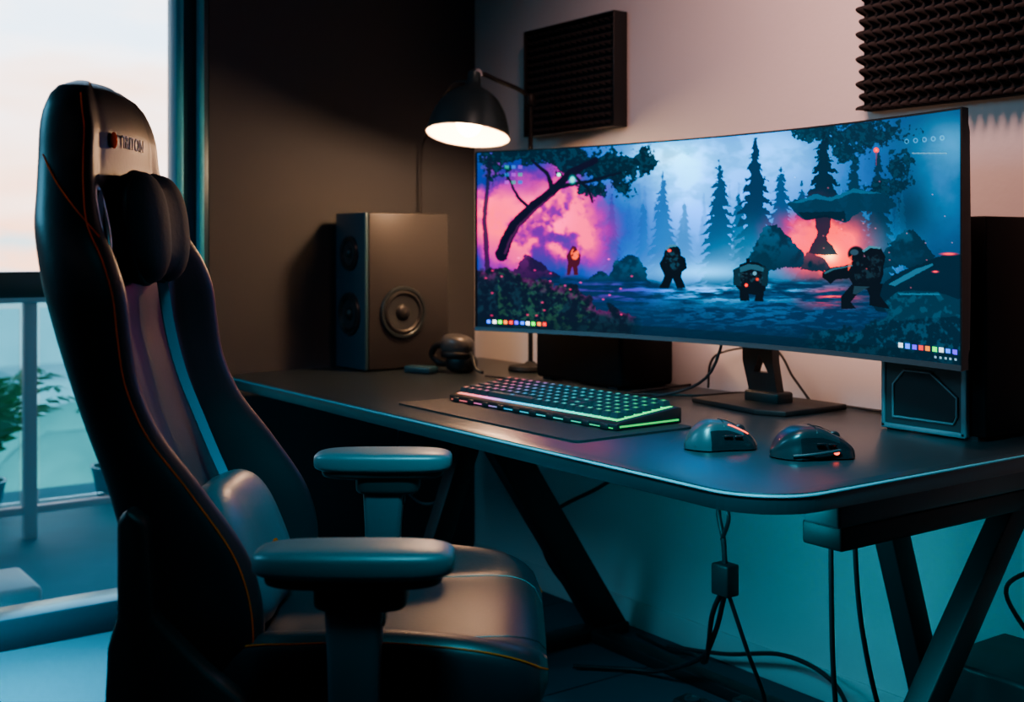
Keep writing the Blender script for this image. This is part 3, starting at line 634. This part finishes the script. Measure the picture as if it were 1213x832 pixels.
# ---------------------------------------------------------------- mice
def mouse(name,loc,rz,L,W,H,body,shell,led,angular):
    g=grp(name,loc,rz)
    nu,nv=44,32
    def wf(t): return hermite([0,.1,.3,.5,.7,.9,1],[.35,.72,1.,.88,.84,.86,.62],t)*W/2
    def hf(t): return hermite([0,.1,.3,.5,.75,.92,1],[.30,.66,.98,1.,.74,.46,.28],t)*H
    V=[];F=[]
    for i in range(nu+1):
        t=i/nu
        tt=.5-.5*math.cos(math.pi*t)
        x=-L/2+L*tt; en=min(1,math.sqrt(max(0,1-((tt-.5)/.5)**6)))
        w=wf(tt)*(en**.6 if en>0 else 0.05); h=hf(tt)*(.55+.45*en)
        for k in range(nv+1):
            a=math.pi*k/nv; ex=.62 if not angular else .5
            cy=math.copysign(abs(math.cos(a))**ex,math.cos(a)); cz=math.sin(a)**(.8)
            wa=w*(1-.10*math.sin(a*2)**2) if not angular else w*(1-.12*(1-abs(2*cz-1)))
            V.append((x,wa*cy,.003+h*cz))
    n=nv+1
    mi=[]
    for i in range(nu):
        for k in range(nv):
            F.append((i*n+k,i*n+k+1,(i+1)*n+k+1,(i+1)*n+k))
            side=(k<7 or k>=nv-7); mi.append(1 if (side and i>nu*.35) or i>nu*.66 or (angular and i>nu*.55 and 14<=k<18) else 0)
    F.append(tuple(range(n)));mi.append(1);F.append(tuple(nu*n+k for k in range(n)));mi.append(1)
    F.append(tuple([i*n for i in range(nu+1)]+[i*n+nv for i in range(nu,-1,-1)])); mi.append(1)
    obj('shell',V,F,None,g,True,mats=[shell,body],mi=mi,autosmooth=50)
    boxes('glide_feet',[(-L*.35,-L*.2,-W*.3,W*.3,0,.004),(L*.25,L*.38,-W*.25,W*.25,0,.004)],M['cable'],g)
    lathe('scroll_wheel',[(0,-.004),(.009,-.004),(.011,-.002),(.011,.002),(.009,.004),(0,.004)],rub,g,24,loc=(L*.27,0,hf(.77)-.002),rot=(math.pi/2,0,0))
    def top(t,sy,lift=.0008):
        tt=t; en=math.sqrt(max(0,1-((tt-.5)/.5)**6)); h=hf(tt)*(.55+.45*en); w=wf(tt)*en**.6
        ex=.62 if not angular else .5
        c=abs(sy)**(1/ex); a=math.acos(min(1,c)); cz=math.sin(a)**.8
        wa=w*(1-.10*math.sin(a*2)**2) if not angular else w*(1-.12*(1-abs(2*cz-1)))
        return (-L/2+L*tt, wa*sy*(1.01), .003+h*cz+lift)
    tube('button_seam',[top(t,0) for t in np.linspace(.5,.97,8)],.0008,M['cable'],g,seg=5)
    tube('shell_seam',[top(.5,s) for s in np.linspace(-.8,.8,12)],.0008,M['cable'],g,seg=5)
    if not angular:
        for s in (-1,1):
            tube('led_strip_%s'%('r' if s<0 else 'l'),[top(t,s*.66) for t in np.linspace(.56,.84,8)],.0013,led,g,seg=6)
    boxes('side_buttons',[(-.004,.014,-W*.47,-W*.40,H*.52,H*.60),(.018,.034,-W*.455,-W*.38,H*.50,H*.57)],body,g,bevel=.0015)
    return g,top
red=mat('led_red',(.3,.02,.01),.4,emit=(1,.04,.01),es=6)
m1,_t=mouse('gaming_mouse',(-1.650,1.690,DT),math.radians(62),.145,.085,.054,M['gloss'],mat('mouse_shell_grey',(.030,.046,.053),.3),red,False)
m2,_t=mouse('gaming_mouse',(-1.485,1.765,DT),math.radians(58),.160,.10,.056,M['gloss'],mat('mouse_shell_black',(.012,.016,.019),.28),red,True)
sellip('thumb_led',(.035,-.038,.014),(.006,.004,.005),red,m2,1,1)
sellip('front_led',(.068,-.02,.012),(.004,.008,.004),red,m2,1,1)
tube('side_fin',[(-.05,-.047,.01),(-.01,-.052,.014),(.04,-.047,.02)],.003,M['grey'],m2)

# ---------------------------------------------------------------- gaming chair
YAW=math.atan2(.8121,.5835)
chair=grp('gaming_chair',(-1.69,.972,0),YAW)
def loft_body(name,rows,nrow,axis,mats,inner_lo=.56,sub=4):
    rows=np.array(rows,float); hs=rows[:,0]
    H=np.unique(np.concatenate([np.linspace(hs[0],hs[-1],nrow),hs]))
    V=[];F=[];mi=[];loops=[]
    def half(w,xb,xs,xc):
        T=max(xs-xb,.01); a=min(.03,.25*T); b_=min(.022,.25*T)
        return [(0,xb-.012),(.5,xb-.005),(.85,xb+.008 if T>.04 else xb+.1*T),(.965,xb+a),(1.,(xb+xs)/2),(.985,xs-b_),(.93,xs-.002),(.84,xs),(.70,xs+(xc-xs)*.55-.003),(.58,xc),(.3,xc+.004),(0,xc+.006)]
    for h in H:
        w,xb,xs,xc=[float(hermite(hs,rows[:,k],h)) for k in (1,2,3,4)]
        hp=half(w,xb,xs,xc)
        full=[(f*w,x) for f,x in hp]+[(-f*w,x) for f,x in hp[-2:0:-1]]
        n=len(full); L=[]
        for i in range(n):
            p0=np.array(full[(i-1)%n]);p1=np.array(full[i]);p2=np.array(full[(i+1)%n]);p3=np.array(full[(i+2)%n])
            for k in range(sub):
                t=k/sub; q=.5*((2*p1)+(p2-p0)*t+(2*p0-5*p1+4*p2-p3)*t*t+(3*p1-p0-3*p2+p3)*t**3); L.append(q)
        loops.append([(float(q[1]),float(q[0]),float(h)) if axis=='z' else (float(h),float(q[0]),float(q[1])) for q in L])
    n=len(loops[0])
    for l in loops: V+=l
    for i in range(len(loops)-1):
        for k in range(n):
            F.append((i*n+k,i*n+(k+1)%n,(i+1)*n+(k+1)%n,(i+1)*n+k))
            c=k/sub; mi.append(1 if 9<=c<13 else 0)
    for base in (0,len(loops)-1):
        c=len(V); ctr=np.mean(loops[base],0); V.append(tuple(ctr))
        for k in range(n): F.append((c,base*n+k,base*n+(k+1)%n)); mi.append(0)
    o=obj(name,V,F,None,chair,True,mats=mats,mi=mi)
    return o,H,loops
brow=[(.46,.19,-.33,-.22,-.25),(.52,.24,-.345,-.18,-.27),(.60,.268,-.355,-.165,-.285),(.70,.278,-.367,-.185,-.31),(.80,.28,-.393,-.25,-.345),(.88,.28,-.422,-.31,-.375),(.95,.28,-.446,-.34,-.395),
(1.02,.28,-.468,-.352,-.41),(1.08,.278,-.485,-.36,-.415),(1.13,.268,-.498,-.378,-.42),(1.18,.248,-.510,-.405,-.425),(1.23,.214,-.519,-.422,-.43),(1.28,.187,-.526,-.432,-.432),(1.33,.174,-.528,-.435,-.432),(1.37,.16,-.522,-.445,-.442),(1.397,.13,-.512,-.458,-.456),(1.41,.085,-.495,-.472,-.472)]
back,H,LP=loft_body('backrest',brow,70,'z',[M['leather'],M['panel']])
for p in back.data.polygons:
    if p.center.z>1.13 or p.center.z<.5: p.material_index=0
sub=4
def seam(nm,k,h0,h1,off,r=.0013):
    P=[]
    for h,l in zip(H,LP):
        if h0<=h<=h1:
            x,y,z=l[k]; P.append((x+off[0],y+off[1]*(1 if y>0 else -1),z))
    tube(nm,P,r,M['orange'],chair,n=2,seg=5)
for s,k6,k9,k3 in ((1,6*sub,9*sub,3*sub),(-1,(22-6)*sub,(22-9)*sub,(22-3)*sub)):
    nm='l' if s>0 else 'r'
    seam('bolster_seam_'+nm,k6-2 if s>0 else k6+2,.55,1.39,(.0008,.0008))
    seam('panel_seam_'+nm,k9,.55,1.16,(.0008,0),.0009)
def nearest(h,k):
    i=int(np.argmin(np.abs(H-h))); return LP[i][k]
for s in (1,-1):
    ks=[3*sub,4*sub,5*sub,6*sub] if s>0 else [19*sub,18*sub,17*sub,16*sub]
    P=[nearest(hh,k) for hh,k in zip((1.29,1.245,1.20,1.16),ks)]
    tube('shoulder_seam_'+('l' if s>0 else 'r'),[(p[0]+.001,p[1]+s*.001,p[2]) for p in P],.0013,M['orange'],chair,seg=5)
for s in (1,-1):
    P=[(math.cos(a)*.018,math.sin(a)*.048) for a in np.linspace(0,2*math.pi,25)]
    tube('harness_opening_rim_'+('l' if s>0 else 'r'),[(-.416-(q[1])*.2,s*.176+q[0],1.19+q[1]) for q in P],.005,M['silver'],chair,n=2,seg=8)
    prism('harness_opening_'+('l' if s>0 else 'r'),[(s*.176+q[0]*.9,1.19+q[1]*.9) for q in P[:-1]],'x',-.43,-.417,M['cable'],chair)
tx=bpy.data.curves.new('brand_text','FONT'); tx.body='TRITON'; tx.size=.03; tx.extrude=.0006; tx.align_x='CENTER'; tx.align_y='CENTER'; tx.materials.append(M['white'])
to=bpy.data.objects.new('brand_text',tx); COL.objects.link(to); to.parent=chair; to.location=(-.4250,-.0,1.315); to.rotation_euler=(math.radians(90),0,math.radians(90))
sellip('emblem',(-.427,-.088,1.315),(.004,.012,.013),M['orange'],chair,1,1)
def pin(x,y,z):
    k=1-.30*math.exp(-(y/.22)**2); return (x*k,y,z*(1-.14*math.exp(-(y/.25)**2))*(1+.10*abs(y)))
sellip('neck_pillow',(-.397,0,1.178),(.047,.125,.092),M['velvet'],chair,.8,.7,rot=(0,math.radians(-6),0),fn=pin)
sellip('neck_pillow_piping',(-.397,0,1.178),(.018,.128,.095),M['leather'],chair,.8,.7,rot=(0,math.radians(-6),0),fn=pin)
def pin2(x,y,z):
    return (x*(1-.15*math.exp(-(y/.3)**2)),y,z*(1+.06*abs(y)))
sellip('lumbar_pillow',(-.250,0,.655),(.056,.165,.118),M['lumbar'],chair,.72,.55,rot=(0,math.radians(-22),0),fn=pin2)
for k in range(3): 
    tube('lumbar_emblem_%d'%k,[(-.182,-.045+.02*k,.620),(-.182,-.035+.02*k,.642),(-.192,-.041+.02*k,.668)],.004,M['orange'],chair,seg=6)
def ribbon(nm,P,w,th,m,wd=(.75,.66),nd=(.66,-.75)):
    C=spline(P,8);V=[];F=[]
    for c in C:
        for a_,b_ in ((-.5,0),(.5,0),(.5,1),(-.5,1)):
            V.append((c.x+wd[0]*w*a_+nd[0]*th*b_,c.y+wd[1]*w*a_+nd[1]*th*b_,c.z))
    for i in range(len(C)-1):
        for k in range(4): F.append((4*i+k,4*i+(k+1)%4,4*i+4+(k+1)%4,4*i+4+k))
    F+= [(0,1,2,3),tuple(len(V)-4+k for k in range(4))]
    obj(nm,V,F,m,chair)
ribbon('pillow_strap',[(-.392,.035,1.12),(-.379,.04,1.02),(-.360,.045,.94),(-.330,.05,.86),(-.302,.055,.79),(-.275,.058,.73)],.018,.004,M['teal'])
srow=[(-.29,.20,.46,.535,.53),(-.2,.26,.44,.583,.545),(-.1,.28,.43,.595,.55),(0,.285,.425,.598,.555),(.1,.285,.425,.592,.56),(.17,.282,.43,.582,.562),(.215,.268,.445,.567,.557),(.238,.242,.47,.55,.545),(.25,.20,.495,.528,.525)]
seat,SH,SL=loft_body('seat_cushion',srow,40,'x',[M['leather'],M['leather']])
for s,k in ((1,6*sub-2),(-1,16*sub+2)):
    tube('seat_seam_'+('l' if s>0 else 'r'),[(l[k][0],l[k][1]+s*.0008,l[k][2]+.0004) for h,l in zip(SH,SL)],.0013,M['orange'],chair,n=2,seg=5)
    k9=9*sub if s>0 else 13*sub
    tube('seat_panel_seam_'+('l' if s>0 else 'r'),[(l[k9][0],l[k9][1],l[k9][2]+.0005) for h,l in zip(SH,SL)],.0010,M['leather'],chair,n=2,seg=5)
boxes('seat_pan',[(-.24,.18,-.22,.22,.405,.435)],M['blackmetal'],chair,bevel=.006)
for s in (-1,1):
    y0,y1=(s*.285,s*.325)
    sfx='l' if s>0 else 'r'
    prism('recline_bracket_'+sfx,[(-.358,.60),(-.345,.64),(-.345,.77),(-.332,.79),(-.305,.77),(-.295,.64),(-.22,.565),(-.14,.50),(-.10,.46),(-.12,.42),(-.30,.42),(-.345,.46),(-.362,.52)],'y',min(y0,y1),max(y0,y1),M['black'],chair,bevel=.008)
    lathe('recline_hub_'+sfx,[(0,0),(.040,0),(.044,.005),(.040,.010),(.02,.012),(0,.012)],M['black'],chair,32,loc=(-.265,s*.325,.47),rot=(-s*math.pi/2,0,0))
tube('recline_lever',[(-.22,-.335,.46),(-.14,-.345,.45),(-.06,-.345,.452)],.009,M['black'],chair)
AY=.365
for s in (-1,1):
    sfx='l' if s>0 else 'r'
    xc=-.054 if s>0 else -.013
    def padfn(x,y,z):
        return (x,y*(1-.10*(x<0)*abs(x)),z if z<0 else z*(.9+.1*(1-y*y)))
    sellip('arm_pad_'+sfx,(xc,s*AY,.732),(.134,.054,.022),M['armpad'],chair,.5,.5,fn=padfn,nu=64)
    sellip('arm_pad_base_'+sfx,(xc,s*AY,.712),(.118,.044,.014),M['black'],chair,.5,.5)
    sellip('arm_slider_'+sfx,(xc+.01,s*AY,.690),(.062,.036,.022),M['black'],chair,.4,.4)
    prism('arm_sleeve_'+sfx,[(xc-.038,.685),(xc+.042,.685),(xc+.034,.60),(xc+.030,.44),(xc-.030,.44),(xc-.034,.60)],'y',s*AY-.026,s*AY+.026,M['grey'],chair,bevel=.009)
    prism('arm_post_'+sfx,[(xc-.024,.60),(xc+.024,.60),(xc+.022,.37),(xc-.022,.37)],'y',s*AY-.018,s*AY+.018,M['blackmetal'],chair,bevel=.004)
    boxes('arm_bracket_'+sfx,[(xc-.04,xc+.04,min(s*.12,s*(AY+.02)),max(s*.12,s*(AY+.02)),.372,.40)],M['blackmetal'],chair,bevel=.005)
    box('arm_button_'+sfx,(xc+.036,s*AY,.655),(.012,.03,.018),M['black'],chair,.003)
boxes('tilt_mechanism',[(-.12,.1,-.09,.09,.345,.405)],M['black'],chair,bevel=.012)
tube('gas_lift_upper',[(0,0,.20),(0,0,.35)],.018,M['silver'],chair,smooth=False,seg=20)
tube('gas_lift_lower',[(0,0,.09),(0,0,.25)],.028,M['black'],chair,smooth=False,seg=20)
lathe('base_hub',[(0,.075),(.05,.075),(.055,.09),(.05,.125),(.03,.13),(0,.13)],M['black'],chair)
for k in range(5):
    a=2*math.pi*k/5+.3; c,s_=math.cos(a),math.sin(a)
    tube('base_leg_%d'%k,[(c*.04,s_*.04,.105),(c*.18,s_*.18,.098),(c*.31,s_*.31,.075)],.022,M['black'],chair,seg=10)
    tube('caster_stem_%d'%k,[(c*.305,s_*.305,.05),(c*.305,s_*.305,.08)],.008,M['silver'],chair,smooth=False)
    for q in (-1,1):
        cyl=lathe('caster_wheel_%d%s'%(k,'a' if q<0 else 'b'),[(0,-.01),(.026,-.01),(.03,-.006),(.03,.006),(.026,.01),(0,.01)],M['black'],chair,24,loc=(c*.305-s_*.016*q,s_*.305+c*.016*q,.0305),rot=(math.pi/2,0,a))
    sellip('caster_hood_%d'%k,(c*.305,s_*.305,.045),(.02,.012,.018),M['black'],chair,1,1)

# ---------------------------------------------------------------- cables & floor clutter
cb=mon
tube('cable_a',[(-2.42,2.36,DT+.006),(-2.38,2.08,DT+.005),(-2.2,2.02,DT+.02),(-2.08,2.1,DT+.09),(-2.06,2.16,1.08)],.004,M['cable'],cb,seg=6)
tube('cable_b',[(-2.95,2.02,DT+.005),(-2.7,2.06,DT+.005),(-2.45,2.05,DT+.005),(-2.25,2.2,DT+.005),(-2.2,2.365,DT+.005),(-1.95,2.365,DT+.005),(-1.75,2.37,DT+.005),(-1.645,2.365,DT+.03)],.0035,M['cable'],cb,seg=6)
tube('cable_c',[(-2.35,2.36,DT+.005),(-2.30,2.34,DT+.1),(-2.12,2.36,DT+.13),(-2.05,2.365,DT+.06),(-2.0,2.37,DT+.005)],.0035,M['cable'],cb,seg=6)
uc=grp('power_strip',(0,0,0))
tube('hanging_cord',[(-1.86,1.9,.70),(-1.85,1.9,.62),(-1.865,1.905,.56),(-1.845,1.90,.50),(-1.84,1.9,.44)],.006,M['cable'],uc,seg=7)
tube('cord_loop',[(-1.87,1.9,.60),(-1.82,1.89,.56),(-1.85,1.9,.50)],.005,M['cable'],uc,seg=6)
boxes('inline_switch',[(-1.865,-1.815,1.88,1.92,.38,.45)],M['black'],uc,bevel=.005)
tube('cord_b',[(-1.85,1.9,.385),(-1.93,1.95,.30),(-2.1,2.1,.12),(-2.3,2.25,.05),(-2.45,2.3,.012),(-2.6,2.32,.01)],.006,M['cable'],uc,seg=7)
tube('cord_c',[(-1.84,1.9,.385),(-1.97,2.0,.24),(-2.12,2.1,.12),(-2.3,2.13,.03),(-2.4,2.1,.012),(-2.5,2.0,.012)],.006,M['cable'],uc,seg=7)
tube('cord_d',[(-1.83,1.9,.385),(-1.82,1.95,.25),(-1.86,2.05,.1),(-1.93,2.06,.05)],.005,M['cable'],uc,seg=7)
tube('cord_e',[(-2.45,2.3,.02),(-2.25,2.32,.05),(-2.02,2.3,.115),(-1.85,2.28,.10),(-1.72,2.2,.03),(-1.64,2.1,.012),(-1.6,1.95,.012)],.006,M['cable'],uc,seg=7)
tube('cord_f',[(-1.44,1.765,.66),(-1.44,1.77,.4),(-1.435,1.78,.2),(-1.46,1.8,.012)],.005,M['cable'],uc,seg=7)
tube('cord_g',[(-1.44,1.83,.66),(-1.44,1.85,.45),(-1.45,1.92,.25),(-1.45,2.0,.1),(-1.48,2.05,.04),(-1.6,2.05,.04)],.005,M['cable'],uc,seg=7)
tube('cord_h',[(-2.6,2.3,.5),(-2.63,2.2,.45),(-2.75,2.1,.35),(-2.8,2.15,.2),(-2.75,2.3,.01)],.006,M['cable'],uc,seg=7)
tube('cord_i',[(-2.9,1.7,.68),(-2.92,1.7,.5),(-2.85,1.75,.42),(-2.75,1.8,.5),(-2.7,1.84,.66)],.005,M['cable'],uc,seg=7)
boxes('strip_body',[(-.15,.15,-.03,.03,.0,.04)],M['black'],uc,bevel=.006,rot=(0,0,.14),loc=(-1.98,2.06,0))
for k in range(4): lathe('socket_%d'%k,[(.020,.04),(.020,.043),(.016,.043),(.015,.041),(0,.041)],M['grey'],uc,20,loc=(-2.09+.07*k,2.045+.01*k,0))
boxes('plug',[(-.03,.005,-.022,.022,.042,.085)],M['black'],uc,bevel=.006,loc=(-1.93,2.065,0))
ups=grp('ups_battery_box',(-1.26,2.24,0))
boxes('case',[(-.205,.2,-.13,.13,.006,.31)],M['black'],ups,bevel=.01)
boxes('feet',[(x-.02,x+.02,y-.02,y+.02,0,.008) for x in (-.17,.17) for y in (-.1,.1)],M['cable'],ups)
boxes('front_grille',[(-.18,.17,-.134,-.13,.05+.02*k,.06+.02*k) for k in range(8)],M['grey'],ups)
tube('power_lead',[(-.1,.1,.30),(-.15,.05,.42),(-.05,.0,.50),(.08,.05,.54),(.16,.12,.50),(.17,.13,.3)],.005,M['cable'],ups,seg=7)

# ---------------------------------------------------------------- lights
def area(name,loc,target,size,col,en,sy=None,spread=180):
    l=bpy.data.lights.new(name,'AREA'); l.energy=en; l.color=col; l.size=size
    if sy: l.shape='RECTANGLE'; l.size_y=sy
    l.spread=math.radians(spread)
    o=bpy.data.objects.new(name,l); COL.objects.link(o); o.location=loc
    o.rotation_euler=(Vector(target)-Vector(loc)).to_track_quat('-Z','Y').to_euler(); return o
area('teal_underdesk_light',(-1.72,1.55,.67),(-1.62,2.39,.20),.6,(.0,.42,.56),4.2,.06,130)
area('teal_floor_fill',(-3.2,.15,1.5),(-3.15,.72,0.),.4,(.0,.60,.85),42,.3,50)  # added light without a fixture, aimed at the tiles by the window
area('teal_window_side_fill',(-3.2,-1.0,2.2),(-2.0,.8,.6),1.0,(.14,.58,.88),15,.8,90)  # added area light indoors beside the window, teal rim on chair and arms
area('teal_overhead_fill',(-.9,.65,2.3),(-1.60,1.38,.75),.4,(.04,.62,.82),15,.4,50)  # added fill, no fixture: tints the desk's front corner teal
area('pink_wall_light',(-1.45,1.5,2.62),(-1.85,2.39,1.50),.4,(1.,.48,.38),13,.3,90)
area('monitor_bias_light',(-1.95,2.22,.93),(-1.95,2.387,.86),.9,(1.,.58,.46),.9,.03,160)
area('soft_fill_above',(-.5,-.6,2.7),(-1.8,1.2,.7),1.5,(.8,.8,1.),1.6,1.2)  # added weak cool fill below the ceiling, no fixture there
sl=bpy.data.lights.new('exterior_fill_sun','SUN'); sl.energy=5.0; sl.color=(.75,.95,1.); sl.angle=.3  # added from behind the building to brighten the distant view only
so_=bpy.data.objects.new('exterior_fill_sun',sl); COL.objects.link(so_); so_.location=(0,0,6); so_.rotation_euler=Vector((-.8,.25,-.42)).to_track_quat('-Z','Y').to_euler()
pl=bpy.data.lights.new('lamp_bulb_light','POINT'); pl.energy=24; pl.color=(1,.56,.31); pl.shadow_soft_size=.03
po=bpy.data.objects.new('lamp_bulb_light',pl); COL.objects.link(po); po.parent=sg; po.location=(0,0,-.012)

# ---------------------------------------------------------------- camera
cd=bpy.data.cameras.new('camera'); cam=bpy.data.objects.new('camera',cd); COL.objects.link(cam)
cam.location=(0,0,CAMH); cam.rotation_euler=(math.radians(90),0,math.atan2(.8121,.5835))
cd.sensor_width=36; cd.lens=f_/1213*36; cd.shift_y=-125/1213; cd.clip_start=.05; cd.clip_end=300
cd.dof.use_dof=True; cd.dof.focus_distance=2.25; cd.dof.aperture_fstop=3.8
S.camera=cam
